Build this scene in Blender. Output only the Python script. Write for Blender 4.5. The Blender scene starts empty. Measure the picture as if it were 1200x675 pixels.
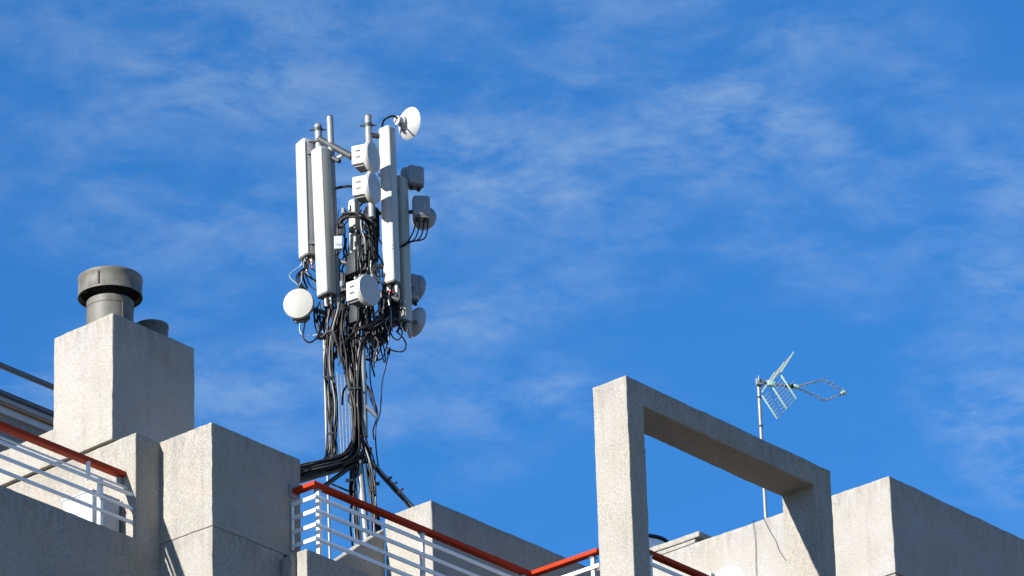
import bpy, bmesh, math, random
from mathutils import Vector, Matrix, noise

# ---------------------------------------------------------------- camera
sc = bpy.context.scene
YAW, PITCH, ROLL = math.radians(50.245), math.radians(25.354), math.radians(-1.86)
CAM = Vector((0, 0, 1.6))
FWD = Vector((math.sin(YAW)*math.cos(PITCH), math.cos(YAW)*math.cos(PITCH), math.sin(PITCH)))
_r = Vector((math.cos(YAW), -math.sin(YAW), 0)); _u = _r.cross(FWD)
RGT = math.cos(ROLL)*_r + math.sin(ROLL)*_u
UP = -math.sin(ROLL)*_r + math.cos(ROLL)*_u
cam_data = bpy.data.cameras.new('camera')
cam_data.sensor_width = 36; cam_data.lens = 36*6200/1200
cam_data.clip_start = 0.5; cam_data.clip_end = 5000
cam = bpy.data.objects.new('camera', cam_data)
sc.collection.objects.link(cam)
m3 = Matrix((RGT, UP, -FWD)).transposed()
cam.matrix_world = Matrix.Translation(CAM) @ m3.to_4x4()
sc.camera = cam

# ---------------------------------------------------------------- sky and sun
SUN = Vector((-1, 0.15, 0.365)).normalized()          # towards the sun
SUN_EL = math.asin(SUN.z); SUN_AZ = math.atan2(SUN.x, SUN.y)
world = bpy.data.worlds.new('World'); sc.world = world; world.use_nodes = True
wn = world.node_tree; wn.nodes.clear()
def wnode(t, **k):
    n = wn.nodes.new(t)
    for a, v in k.items(): setattr(n, a, v)
    return n
sky = wnode('ShaderNodeTexSky', sky_type='NISHITA', sun_disc=False)
sky.sun_elevation = SUN_EL; sky.sun_rotation = SUN_AZ
sky.altitude = 600; sky.air_density = 0.8; sky.dust_density = 0.0; sky.ozone_density = 5.0
hsv = wnode('ShaderNodeHueSaturation'); hsv.inputs['Saturation'].default_value = 1.17
wn.links.new(sky.outputs[0], hsv.inputs['Color'])
tc = wnode('ShaderNodeTexCoord'); sep = wnode('ShaderNodeSeparateXYZ')
wn.links.new(tc.outputs['Generated'], sep.inputs[0])
zc = wnode('ShaderNodeMath', operation='MAXIMUM'); zc.inputs[1].default_value = 0.06
wn.links.new(sep.outputs['Z'], zc.inputs[0])
dv = wnode('ShaderNodeVectorMath', operation='DIVIDE')
cz = wnode('ShaderNodeCombineXYZ')
for i in range(3): wn.links.new(zc.outputs[0], cz.inputs[i])
wn.links.new(tc.outputs['Generated'], dv.inputs[0]); wn.links.new(cz.outputs[0], dv.inputs[1])
def cloud(scale, rot, loc, stretch, detail, rough, lo, hi, dist=0.4):
    mp_ = wnode('ShaderNodeMapping'); mp_.inputs['Rotation'].default_value = (0, 0, rot)
    mp_.inputs['Location'].default_value = loc; mp_.inputs['Scale'].default_value = stretch
    wn.links.new(dv.outputs[0], mp_.inputs[0])
    nz = wnode('ShaderNodeTexNoise'); nz.inputs['Scale'].default_value = scale
    nz.inputs['Detail'].default_value = detail; nz.inputs['Roughness'].default_value = rough
    nz.inputs['Distortion'].default_value = dist
    wn.links.new(mp_.outputs[0], nz.inputs['Vector'])
    mr = wnode('ShaderNodeMapRange', interpolation_type='SMOOTHSTEP')
    mr.inputs['From Min'].default_value = lo; mr.inputs['From Max'].default_value = hi
    wn.links.new(nz.outputs['Fac'], mr.inputs['Value'])
    return mr
c1 = cloud(3.0, 0.0, (-3.02, 1.62, 0), (1.0, 1.0, 1), 5, 0.55, 0.42, 0.66, 0.3)
c2 = cloud(21, 0.0, (4.62, -5.02, 0), (1.0, 1.0, 1), 9, 0.66, 0.30, 0.72, 0.25)
mul = wnode('ShaderNodeMath', operation='MULTIPLY'); wn.links.new(c1.outputs[0], mul.inputs[0]); wn.links.new(c2.outputs[0], mul.inputs[1])
mu2 = wnode('ShaderNodeMath', operation='MULTIPLY'); mu2.inputs[1].default_value = 0.29
wn.links.new(mul.outputs[0], mu2.inputs[0])
mixc = wnode('ShaderNodeMix', data_type='RGBA')
wn.links.new(mu2.outputs[0], mixc.inputs['Factor']); wn.links.new(hsv.outputs[0], mixc.inputs[6])
mixc.inputs[7].default_value = (3.5, 4.1, 4.3, 1)
bg = wnode('ShaderNodeBackground'); bg.inputs['Strength'].default_value = 0.1
wn.links.new(mixc.outputs[2], bg.inputs['Color'])
wo = wnode('ShaderNodeOutputWorld'); wn.links.new(bg.outputs[0], wo.inputs[0])

sl = bpy.data.lights.new('sun', 'SUN'); sl.energy = 5.0; sl.angle = math.radians(0.53); sl.color = (1, 0.95, 0.88)
so = bpy.data.objects.new('sun', sl); sc.collection.objects.link(so)
so.location = (0, 0, 80); so.rotation_euler = SUN.to_track_quat('Z', 'Y').to_euler()
sc.view_settings.view_transform = 'Standard'; sc.view_settings.look = 'None'
sc.view_settings.exposure = 1.15; sc.view_settings.gamma = 1.0; sc.view_settings.use_curve_mapping = False

# ---------------------------------------------------------------- helpers
C = sc.collection
random.seed(7)
HF = Vector((math.sin(YAW), math.cos(YAW), 0)); HR = Vector((math.cos(YAW), -math.sin(YAW), 0)); Z = Vector((0, 0, 1))
MAST_H = 57.07
def mp(px, py, o=0.0, base=MAST_H):
    """point standing on the upright plane at a given horizontal distance"""
    d = FWD + RGT*((px-600)/6200) - UP*((py-337.5)/6200)
    return CAM + d*((base+o)/d.dot(HF))
def hdir(deg):      # horizontal direction, degrees right of straight ahead
    a = math.radians(deg); return HF*math.cos(a) + HR*math.sin(a)

class MB:
    def __init__(s): s.v = []; s.f = []
    def add(s, vs, fs):
        n = len(s.v); s.v += [Vector(p) for p in vs]; s.f += [tuple(i+n for i in f) for f in fs]; return s
    def box(s, c, u, v, w):
        c, u, v, w = Vector(c), Vector(u), Vector(v), Vector(w)
        if u.cross(v).dot(w) < 0: u, v = v, u
        P = [c + u*a + v*b + w*d for d in (-1, 1) for a, b in ((-1, -1), (1, -1), (1, 1), (-1, 1))]
        return s.add(P, [(3, 2, 1, 0), (4, 5, 6, 7), (0, 1, 5, 4), (1, 2, 6, 5), (2, 3, 7, 6), (3, 0, 4, 7)])
    def aabb(s, x0, x1, y0, y1, z0, z1):
        return s.box(((x0+x1)/2, (y0+y1)/2, (z0+z1)/2), ((x1-x0)/2, 0, 0), (0, (y1-y0)/2, 0), (0, 0, (z1-z0)/2))
    def lathe(s, o, axis, prof, n=32, ref=None):
        """prof: list of (radius, distance along axis)"""
        o = Vector(o); a = Vector(axis).normalized()
        t = Vector(ref) if ref else (Z if abs(a.z) < 0.9 else Vector((1, 0, 0)))
        e1 = (t - a*t.dot(a)).normalized(); e2 = a.cross(e1)
        vs = []; fs = []; rings = []
        for r, h in prof:
            if r < 1e-6: rings.append([len(vs)]); vs.append(o + a*h)
            else:
                rings.append(list(range(len(vs), len(vs)+n)))
                for k in range(n):
                    q = 2*math.pi*k/n; vs.append(o + a*h + (e1*math.cos(q) + e2*math.sin(q))*r)
        for A, B in zip(rings, rings[1:]):
            for k in range(n):
                k2 = (k+1) % n
                if len(A) == 1 and len(B) == 1: continue
                if len(A) == 1: fs.append((A[0], B[k2], B[k])[::-1])
                elif len(B) == 1: fs.append((A[k], A[k2], B[0]))
                else: fs.append((A[k], A[k2], B[k2], B[k]))
        return s.add(vs, fs)
    def rod(s, a, b, r, n=8, r2=None):
        a, b = Vector(a), Vector(b); L = (b-a).length
        return s.lathe(a, b-a, [(0, 0), (r, 0), (r2 or r, L), (0, L)], n)
    def tube(s, pts, r, n=6):
        pts = [Vector(p) for p in pts]; vs = []; fs = []
        t = (pts[1]-pts[0]).normalized()
        e = t.orthogonal().normalized()
        for i, p in enumerate(pts):
            t2 = (pts[min(i+1, len(pts)-1)] - pts[max(i-1, 0)]).normalized()
            e = (e - t2*e.dot(t2)).normalized(); g = t2.cross(e)
            for k in range(n):
                q = 2*math.pi*k/n; vs.append(p + (e*math.cos(q) + g*math.sin(q))*r)
        for i in range(len(pts)-1):
            for k in range(n):
                k2 = (k+1) % n
                fs.append((i*n+k, i*n+k2, (i+1)*n+k2, (i+1)*n+k))
        fs.append(tuple(range(n))[::-1]); fs.append(tuple((len(pts)-1)*n+k for k in range(n)))
        return s.add(vs, fs)
    def prism(s, poly, ext):
        """closed outline (3D points) swept by ext"""
        n = len(poly); ext = Vector(ext); P = [Vector(p) for p in poly]
        fs = [tuple(range(n))[::-1], tuple(range(n, 2*n))] + [(i, (i+1) % n, n+(i+1) % n, n+i) for i in range(n)]
        return s.add(P + [p+ext for p in P], fs)
    def build(s, name, mat, parent=None, bevel=0, smooth=True, seg=2):
        me = bpy.data.meshes.new(name)
        org = parent.location.copy() if parent is not None and parent.get('_root') else None
        bm = bmesh.new()
        vv = [bm.verts.new(p) for p in s.v]
        for f in s.f:
            try: bm.faces.new([vv[i] for i in f])
            except ValueError: pass
        bmesh.ops.recalc_face_normals(bm, faces=bm.faces)
        if bevel:
            es = [e for e in bm.edges if len(e.link_faces) == 2 and e.calc_face_angle(0) > 0.5]
            bmesh.ops.bevel(bm, geom=es, offset=bevel, segments=seg, affect='EDGES', profile=0.5, clamp_overlap=True)
        bm.to_mesh(me); bm.free()
        if smooth:
            me.polygons.foreach_set('use_smooth', [True]*len(me.polygons)); me.set_sharp_from_angle(angle=math.radians(38))
        me.materials.append(mat)
        o = bpy.data.objects.new(name, me); C.objects.link(o)
        if parent is not None:
            o.parent = parent
            r = parent
            while r.parent is not None: r = r.parent
            if r.type == 'EMPTY': me.transform(Matrix.Translation(-r.location))
        return o
def tag(o, label=None, cat=None, group=None, kind=None):
    for k, v in (('label', label), ('category', cat), ('group', group), ('kind', kind)):
        if v: o[k] = v
    return o
def thing(name, label, cat, loc, group=None):
    o = bpy.data.objects.new(name, None); C.objects.link(o); o.location = loc
    o.empty_display_size = 0.2
    return tag(o, label, cat, group)
def smooth_path(pts, k=6):
    P = [Vector(p) for p in pts]; P = [2*P[0]-P[1]] + P + [2*P[-1]-P[-2]]; out = []
    for i in range(1, len(P)-2):
        a, b, c, d = P[i-1:i+3]
        for j in range(k):
            t = j/k
            out.append(0.5*((2*b) + (c-a)*t + (2*a-5*b+4*c-d)*t*t + (3*b-a-3*c+d)*t**3))
    return out + [P[-2]]

# ---------------------------------------------------------------- materials
def mat(name, col, rough=0.6, metal=0.0, spec=0.5, var=0.0, vscale=6.0, bump=0.0, bscale=60.0, bdist=0.004, wear=None):
    m = bpy.data.materials.new(name); m.use_nodes = True
    nt = m.node_tree; b = nt.nodes['Principled BSDF']
    b.inputs['Base Color'].default_value = (*col, 1); b.inputs['Roughness'].default_value = rough
    b.inputs['Metallic'].default_value = metal; b.inputs['Specular IOR Level'].default_value = spec
    tcn = nt.nodes.new('ShaderNodeTexCoord')
    if var:
        n = nt.nodes.new('ShaderNodeTexNoise'); n.inputs['Scale'].default_value = vscale; n.inputs['Detail'].default_value = 6
        n.inputs['Roughness'].default_value = 0.65
        nt.links.new(tcn.outputs['Object'], n.inputs['Vector'])
        r = nt.nodes.new('ShaderNodeMapRange'); r.inputs['From Min'].default_value = 0.3; r.inputs['From Max'].default_value = 0.7
        r.inputs['To Min'].default_value = 1-var; r.inputs['To Max'].default_value = 1+var*0.6
        nt.links.new(n.outputs['Fac'], r.inputs['Value'])
        mx = nt.nodes.new('ShaderNodeVectorMath'); mx.operation = 'SCALE'; mx.inputs[0].default_value = col
        nt.links.new(r.outputs[0], mx.inputs['Scale']); nt.links.new(mx.outputs[0], b.inputs['Base Color'])
    if wear:
        wc, lo, amt = wear
        mpw = nt.nodes.new('ShaderNodeMapping'); mpw.inputs['Scale'].default_value = (1, 1, 0.35)
        nt.links.new(tcn.outputs['Object'], mpw.inputs[0])
        nw = nt.nodes.new('ShaderNodeTexNoise'); nw.inputs['Scale'].default_value = 13; nw.inputs['Detail'].default_value = 8
        nw.inputs['Roughness'].default_value = 0.7
        nt.links.new(mpw.outputs[0], nw.inputs['Vector'])
        rw = nt.nodes.new('ShaderNodeMapRange'); rw.inputs['From Min'].default_value = lo-.08; rw.inputs['From Max'].default_value = lo+.06
        rw.inputs['To Max'].default_value = amt
        nt.links.new(nw.outputs['Fac'], rw.inputs['Value'])
        mw = nt.nodes.new('ShaderNodeMix'); mw.data_type = 'RGBA'
        nt.links.new(rw.outputs[0], mw.inputs['Factor']); mw.inputs[7].default_value = (*wc, 1)
        if b.inputs['Base Color'].links: nt.links.new(b.inputs['Base Color'].links[0].from_socket, mw.inputs[6])
        else: mw.inputs[6].default_value = (*col, 1)
        nt.links.new(mw.outputs[2], b.inputs['Base Color'])
    if bump:
        n2 = nt.nodes.new('ShaderNodeTexNoise'); n2.inputs['Scale'].default_value = bscale; n2.inputs['Detail'].default_value = 4
        nt.links.new(tcn.outputs['Object'], n2.inputs['Vector'])
        bp = nt.nodes.new('ShaderNodeBump'); bp.inputs['Strength'].default_value = bump; bp.inputs['Distance'].default_value = bdist
        nt.links.new(n2.outputs['Fac'], bp.inputs['Height']); nt.links.new(bp.outputs[0], b.inputs['Normal'])
    return m
def stucco(name, col, speck=0.22, stain=0.25, bump=0.55):
    m = bpy.data.materials.new(name); m.use_nodes = True
    nt = m.node_tree; L = nt.links; b = nt.nodes['Principled BSDF']
    b.inputs['Roughness'].default_value = 0.92; b.inputs['Specular IOR Level'].default_value = 0.2
    def N(t, **k):
        n = nt.nodes.new(t)
        for a, v in k.items(): setattr(n, a, v)
        return n
    g = N('ShaderNodeNewGeometry'); pos = g.outputs['Position']
    def nz(scale, detail, rough, vec=pos):
        n = N('ShaderNodeTexNoise'); n.inputs['Scale'].default_value = scale; n.inputs['Detail'].default_value = detail
        n.inputs['Roughness'].default_value = rough; L.new(vec, n.inputs['Vector']); return n.outputs['Fac']
    def rng(v, a, c, lo, hi):
        r = N('ShaderNodeMapRange'); L.new(v, r.inputs['Value'])
        for k, x in zip(('From Min', 'From Max', 'To Min', 'To Max'), (a, c, lo, hi)): r.inputs[k].default_value = x
        return r.outputs[0]
    def mulm(a, c):
        n = N('ShaderNodeMath', operation='MULTIPLY'); L.new(a, n.inputs[0]); L.new(c, n.inputs[1]); return n.outputs[0]
    grain = rng(nz(78, 2, 0.6), 0.36, 0.62, 1-speck, 1+speck*0.3)
    blotch = rng(nz(1.7, 6, 0.62), 0.30, 0.56, 1-stain*.35, 1.02)
    mpn = N('ShaderNodeMapping'); mpn.inputs['Scale'].default_value = (5.5, 5.5, 0.35); L.new(pos, mpn.inputs[0])
    streak = rng(nz(1.0, 5, 0.6, mpn.outputs[0]), 0.56, 0.80, 1.0, 1-stain*.6)
    at_ = N('ShaderNodeAttribute', attribute_name='top')
    near = rng(at_.outputs['Fac'], 0.0, 0.45, 1.0, 0.0)
    mpd = N('ShaderNodeMapping'); mpd.inputs['Scale'].default_value = (9, 9, 2.2); L.new(pos, mpd.inputs[0])
    drip = rng(nz(1.6, 7, 0.7, mpd.outputs[0]), 0.42, 0.70, 0.0, 1.0)
    dirt = rng(mulm(near, drip), 0.0, 0.8, 1.0, 0.74)
    val = mulm(mulm(mulm(grain, blotch), streak), dirt)
    warm = N('ShaderNodeMix', data_type='RGBA')
    L.new(rng(nz(2.6, 5, 0.6), 0.4, 0.7, 0, 1), warm.inputs['Factor'])
    warm.inputs[6].default_value = (*col, 1); warm.inputs[7].default_value = (col[0]*0.99, col[1]*0.95, col[2]*0.87, 1)
    sc_ = N('ShaderNodeVectorMath', operation='SCALE'); L.new(warm.outputs[2], sc_.inputs[0]); L.new(val, sc_.inputs['Scale'])
    L.new(sc_.outputs[0], b.inputs['Base Color'])
    bp = N('ShaderNodeBump'); bp.inputs['Strength'].default_value = bump; bp.inputs['Distance'].default_value = 0.008
    L.new(nz(55, 4, 0.7), bp.inputs['Height']); L.new(bp.outputs[0], b.inputs['Normal'])
    return m
M_CON = stucco('stucco_cream', (0.297, 0.284, 0.262), speck=0.25)
M_CON2 = stucco('stucco_grey', (0.286, 0.271, 0.245), speck=0.3, stain=0.32)
M_GROUND = mat('street_paving', (0.17, 0.148, 0.122), 0.9, var=0.3, vscale=0.2)
M_ROOF = mat('roof_screed', (0.30, 0.27, 0.24), 0.9, var=0.2)
M_RED = mat('red_rail_paint', (0.33, 0.027, 0.005), 0.6, spec=0.1, var=0.22, vscale=9, bump=0.1, wear=((0.12, 0.03, 0.015), .62, .8))
M_WHITE = mat('white_rail_paint', (0.62, 0.63, 0.64), 0.45, var=0.08, vscale=14, bump=0.08, wear=((0.25, 0.14, 0.08), .68, .8))
M_FLUE = mat('flue_paint', (0.115, 0.111, 0.094), 0.55, metal=0.0, spec=0.3, wear=((0.06, 0.05, 0.04), .56, .6), var=0.2, vscale=7, bump=0.06, bscale=30)
M_DARK = mat('dark_inside', (0.03, 0.03, 0.03), 0.8)
M_PIPE = mat('dark_pipe', (0.085, 0.10, 0.12), 0.4, metal=0.3, var=0.2)
M_FASCIA = mat('pale_fascia', (0.42, 0.44, 0.46), 0.4, var=0.12, vscale=5)
M_BROWN = mat('brown_strip', (0.26, 0.15, 0.08), 0.6, var=0.25)
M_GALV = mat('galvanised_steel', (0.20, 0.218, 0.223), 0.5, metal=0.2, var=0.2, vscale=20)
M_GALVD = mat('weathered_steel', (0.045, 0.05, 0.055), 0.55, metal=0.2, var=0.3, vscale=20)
M_PANW = mat('panel_white', (0.352, 0.35, 0.334), 0.42, var=0.06, vscale=5, wear=((0.2, 0.17, 0.12), .66, .35))
M_PANC = mat('panel_cream', (0.365, 0.352, 0.30), 0.45, var=0.06, vscale=5, wear=((0.2, 0.16, 0.10), .66, .35))
M_PANG = mat('panel_grey', (0.31, 0.312, 0.27), 0.45, var=0.08, vscale=5)
M_DRUM = mat('drum_white', (0.40, 0.395, 0.375), 0.45, var=0.06, vscale=8)
M_DRUMC = mat('drum_cream', (0.262, 0.258, 0.232), 0.5, var=0.06, vscale=8)
M_DRUMG = mat('drum_grey', (0.36, 0.36, 0.37), 0.45, var=0.1, vscale=8)
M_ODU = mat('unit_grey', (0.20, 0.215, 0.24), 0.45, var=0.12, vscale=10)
M_RRU = mat('unit_dark', (0.017, 0.021, 0.026), 0.55, spec=0.25, var=0.25, vscale=12)
M_CAP = mat('panel_end_cap', (0.08, 0.077, 0.07), 0.6, var=0.2)
M_BLACK = mat('cable_black', (0.007, 0.007, 0.008), 0.5, spec=0.15, var=0.3, vscale=30)
M_CGREY = mat('cable_grey', (0.03, 0.031, 0.033), 0.5, var=0.3, vscale=30)
M_CBLUE = mat('cable_dark_blue', (0.010, 0.012, 0.032), 0.5, spec=0.12)
M_TAPER = mat('tape_red', (0.5, 0.06, 0.04), 0.5)
M_TAPEO = mat('tape_orange', (0.6, 0.28, 0.08), 0.5)
M_CONN = mat('connector_metal', (0.30, 0.30, 0.29), 0.4, metal=0.2, var=0.2, vscale=40)
M_MINT = mat('mint_plastic', (0.28, 0.43, 0.375), 0.45, var=0.1)
M_ALU = mat('aluminium_rod', (0.27, 0.26, 0.245), 0.45, metal=0.3)
M_DISHW = mat('dish_white', (0.42, 0.42, 0.42), 0.45)
M_PBOX = mat('pale_box', (0.40, 0.43, 0.45), 0.4, var=0.05)
M_TANK = mat('tank_pale', (0.62, 0.66, 0.70), 0.4, var=0.1)

# ---------------------------------------------------------------- ground
g = MB().add([(-1500, -1500, 0), (1500, -1500, 0), (1500, 1500, 0), (-1500, 1500, 0)], [(0, 1, 2, 3)]).build('ground', M_GROUND, smooth=False)
tag(g, kind='structure')

# ---------------------------------------------------------------- the building
bld = thing('apartment_building', 'cream stucco apartment building with stepped parapets, chimney and open concrete frame', 'building', (42, 38, 0))
def rough_block(name, poly, z0, z1, zf, m=M_CON, parent=bld, step=0.055, amp=0.0045, bev=0.011, label=None, ext=None):
    """stucco block: outline swept, edges eased, faces gridded above zf and made slightly uneven"""
    b = bmesh.new()
    if ext is None:
        lo = [b.verts.new((x, y, z0)) for x, y in poly]; hi = [b.verts.new((x, y, z1)) for x, y in poly]
    else:
        lo = [b.verts.new(p) for p in poly]; hi = [b.verts.new(Vector(p)+Vector(ext)) for p in poly]
    n = len(poly)
    b.faces.new(lo[::-1]); b.faces.new(hi)
    for i in range(n): b.faces.new((lo[i], lo[(i+1) % n], hi[(i+1) % n], hi[i]))
    bmesh.ops.recalc_face_normals(b, faces=b.faces)
    bmesh.ops.bevel(b, geom=list(b.edges), offset=bev, segments=2, affect='EDGES', profile=0.5)
    xs = [v.co.x for v in b.verts]; ys = [v.co.y for v in b.verts]; zs = [v.co.z for v in b.verts]
    for ax, a, c in ((2, max(min(zs), zf), max(zs)), (0, min(xs), max(xs)), (1, min(ys), max(ys))):
        k = int((c-a)/step)
        nrm = Vector((0, 0, 0)); nrm[ax] = 1
        for i in range(0 if ax == 2 and a > min(zs) else 1, k+1):
            p = Vector((0, 0, 0)); p[ax] = a + (c-a)*i/(k+1)
            bmesh.ops.bisect_plane(b, geom=b.verts[:]+b.edges[:]+b.faces[:], plane_co=p, plane_no=nrm)
    for v in b.verts:
        q = v.co
        v.co = q + amp*(noise.noise_vector(q*4.0)*1.2 + noise.noise_vector(q*17.0)*1.0)
    b.normal_update()
    me = bpy.data.meshes.new(name); b.to_mesh(me); b.free()
    zt = max(v.co.z for v in me.vertices); at = me.attributes.new('top', 'FLOAT', 'POINT')
    at.data.foreach_set('value', [zt - v.co.z for v in me.vertices])
    me.polygons.foreach_set('use_smooth', [True]*len(me.polygons)); me.set_sharp_from_angle(angle=math.radians(40))
    me.materials.append(m); me.transform(Matrix.Translation(-parent.location))
    o = bpy.data.objects.new(name, me); C.objects.link(o); o.parent = parent
    if label: o['label'] = label
    return o
def rect(x0, x1, y0, y1): return [(x0, y0), (x1, y0), (x1, y1), (x0, y1)]
# body of the building under the roof terraces
MB().aabb(36.6, 58.0, 35.6, 52.0, 0, 21.9).build('wall', M_CON, bld, smooth=False)
MB().aabb(36.4, 58.2, 35.1, 52.2, 21.9, 22.1).build('roof_slab', M_ROOF, bld, smooth=False)
MB().aabb(31.2, 35.9, 35.18, 42.0, 21.9, 22.1).build('roof_slab', M_ROOF, bld, smooth=False)
MB().aabb(37.6, 46.9, 34.12, 35.09, 21.9, 22.1).build('roof_slab', M_ROOF, bld, smooth=False)
# corner block with its joint
rough_block('upper_block', rect(36.276, 37.62, 34.257, 35.0), 22.632, 23.78, 22.66, M_CON2, bev=.006, label='beige stucco block with a shaded front')
rough_block('lower_block', rect(36.282, 37.357, 34.263, 35.0), 17, 22.628, 21.7, M_CON2, bev=.005)
# mass that carries the chimney, and its pier
rough_block('pier', [(35.918, 34.995), (36.36, 34.997), (36.36, 37.3), (35.995, 37.3)], 17, 23.78, 22.2, M_CON2)
rough_block('base_wall', [(35.910, 36.15), (37.12, 36.15), (37.12, 37.45), (35.955, 37.45)], 23.795, 24.18, 23.8, M_CON)
chim = rough_block('chimney', [(35.888, 35.307), (37.13, 35.307), (37.13, 36.2), (35.915, 36.2)], 23.795, 25.24, 23.8, M_CON, label='square cream stucco chimney with two flues on top')
# parapets
rough_block('parapet', rect(31.0, 35.955, 34.99, 35.17), 17, 22.59, 21.9, M_CON2)
rough_block('parapet', rect(37.372, 41.15, 33.957, 34.10), 17, 22.61, 22.2, M_CON2)
rough_block('parapet', rect(37.30, 37.55, 34.11, 34.25), 17, 22.56, 22.2, M_CON2)
rough_block('parapet', rect(41.0, 41.14, 32.8, 33.95), 17, 22.61, 22.4, M_CON2)
rough_block('parapet', rect(41.0, 47.0, 32.62, 32.78), 17, 22.61, 22.4, M_CON2)
# roof house behind the middle railing, with its raking stair wall
rough_block('roof_block', rect(41.727, 46.0, 36.0, 36.70), 21, 25.09, 23.9, M_CON)
rk = [(39.6, 36.704, 23.33), (41.72, 36.704, 24.945), (41.72, 36.704, 22.0), (39.6, 36.704, 22.0)]
rough_block('stair_wall', rk, 0, 0, 23.0, M_CON2, ext=(0, 0.16, 0))
# unseen white sheets, added to bounce sun onto the shaded chimney and roof house
M_BOUNCE = mat('bounce_white', (0.62, 0.60, 0.56), 0.8, var=0.12, vscale=3)
MB().aabb(36.31, 37.59, 34.29, 35.28, 23.79, 23.797).build('bounce_sheet', M_BOUNCE, bld, smooth=False)
MB().aabb(37.62, 41.0, 35.1, 37.4, 23.05, 23.2).build('bounce_sheet', M_BOUNCE, bld, smooth=False)
MB().aabb(41.2, 46.0, 35.0, 35.98, 23.05, 23.2).build('bounce_sheet', M_BOUNCE, bld, smooth=False)
# open concrete frame
fr = [(40.99, 32.531, 19.0), (41.277, 32.531, 19.0), (41.277, 32.531, 25.022), (44.327, 32.531, 25.022),
      (44.327, 32.531, 19.0), (44.638, 32.531, 19.0), (44.638, 32.531, 25.30), (40.99, 32.531, 25.30)]
rough_block('portal_frame', fr, 0, 0, 22.7, M_CON2, ext=(0, 0.472, 0), label='open rectangular concrete frame standing above the parapet')
# right-hand roof house
rough_block('roof_block', rect(46.719, 56.0, 33.2, 38.2), 24.86, 26.085, 24.87, M_CON)
rough_block('roof_block', rect(46.724, 56.0, 33.206, 38.2), 20, 24.85, 24.3, M_CON)
rough_block('parapet', rect(46.724, 47.02, 36.125, 38.2), 26.092, 26.145, 26.0, M_CON)
rough_block('coping', rect(46.712, 47.05, 36.05, 38.2), 26.15, 26.225, 26.0, M_CON)
# roof house at far left, behind the chimney
MB().aabb(34.4, 39.0, 37.5, 42, 22, 24.925).build('penthouse_wall', M_CON2, bld, bevel=0.01)
MB().aabb(34.4, 39.0, 37.47, 37.9, 24.928, 25.12).build('fascia', M_FASCIA, bld, bevel=0.008)
MB().aabb(34.4, 39.0, 37.43, 37.468, 25.005, 25.05).build('fascia_strip', M_BROWN, bld, bevel=0.004)

# guard rail on that roof house
gr = thing('pipe_guard_rail', 'dark grey two-pipe guard rail on the roof behind the chimney', 'guard rail', (36, 37.5, 24.95))
for z in (25.145, 25.465): MB().rod((34.4, 37.45, z), (39.0, 37.45, z), 0.034, 16).build('rail', M_PIPE, gr)
for x in (34.6, 37.6, 38.8): MB().rod((x, 37.6, 25.1), (x, 37.6, 25.46), 0.02, 10).build('post', M_PIPE, gr)
for x in (34.6, 37.6, 38.8):
    MB().aabb(x-.015, x+.015, 37.46, 37.62, 25.44, 25.48).build('bracket', M_PIPE, gr)

# ---------------------------------------------------------------- railings
def hrail(root, p0, p1, w=0.09, h=0.05):
    p0, p1 = Vector(p0), Vector(p1); d = (p1-p0).normalized(); s = Z.cross(d)
    return MB().box((p0+p1)/2, (p1-p0)/2, s*w/2, Z*h/2).build('handrail', M_RED, root, bevel=0.008)
def hbar(root, p0, p1, w=0.02, h=0.045, name='bar', m=M_WHITE):
    p0, p1 = Vector(p0), Vector(p1); d = (p1-p0).normalized(); s = Z.cross(d)
    return MB().box((p0+p1)/2, (p1-p0)/2, s*w/2, Z*h/2).build(name, m, root, bevel=0.004)
def vpost(root, x, y, z0, z1, a=0.022, cap=True):
    o = MB().aabb(x-a, x+a, y-a, y+a, z0, z1).build('post', M_WHITE, root, bevel=0.004)
    if cap: MB().aabb(x-.04, x+.04, y-.03, y+.03, z1, z1+.008).build('cap_plate', M_GALV, o)
    return o
r1 = thing('railing', 'red-topped white railing at far left ending on the beige pier', 'railing', (34, 35.1, 22.59))
hrail(r1, (31.0, 35.185, 23.355), (35.925, 35.185, 23.355), 0.10, 0.055)
hbar(r1, (31.0, 35.115, 23.185), (35.93, 35.115, 23.185), 0.018, 0.022)
for z in (23.085, 22.93, 22.775): hbar(r1, (31.0, 35.035, z), (35.935, 35.035, z), 0.02, 0.04)
for x in (32.1, 33.8, 35.48):
    vpost(r1, x, 35.075, 22.55, 23.15, 0.024, False)
    MB().aabb(x-.125, x-.095, 35.12, 35.16, 23.12, 23.325).build('rail_bracket', M_WHITE, r1, bevel=0.004)
MB().aabb(35.84, 35.90, 35.17, 35.20, 23.24, 23.32).build('end_bracket', M_GALV, r1, bevel=0.004)

r2 = thing('railing', 'red-topped white railing in the middle, wrapping round from the block to the concrete frame', 'railing', (39, 33.95, 22.61))
zr = 23.375; X0, X1, Y0 = 37.475, 40.995, 33.95
MB().prism([(X0, 34.255, zr-.025), (X0, Y0-.02, zr-.025), (X1+.04, Y0-.02, zr-.025), (X1+.04, Y0+.07, zr-.025), (X0+.09, Y0+.07, zr-.025), (X0+.09, 34.255, zr-.025)], (0, 0, .052)).build('handrail', M_RED, r2, bevel=0.008)
hrail(r2, (X1+.0, Y0-.022, zr+.001), (X1+.0, 33.005, zr+.001))
MZ = (23.213, 23.058, 22.897, 22.742)
for z in MZ:
    hbar(r2, (X0, 34.25, z), (X0, Y0-.022, z))
    hbar(r2, (X0-.012, Y0-.031, z+.0005), (X1+.03, Y0-.031, z+.0005))
    hbar(r2, (X1, Y0-.045, z), (X1, 33.005, z))
for x in (37.60, 39.225, 40.88): vpost(r2, x, 33.985, 22.6, 23.335)
for y in (33.115,): vpost(r2, 41.03, y, 22.6, 23.335)
vpost(r2, 37.475, 34.238, 22.7, 23.235, 0.012, False)
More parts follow.
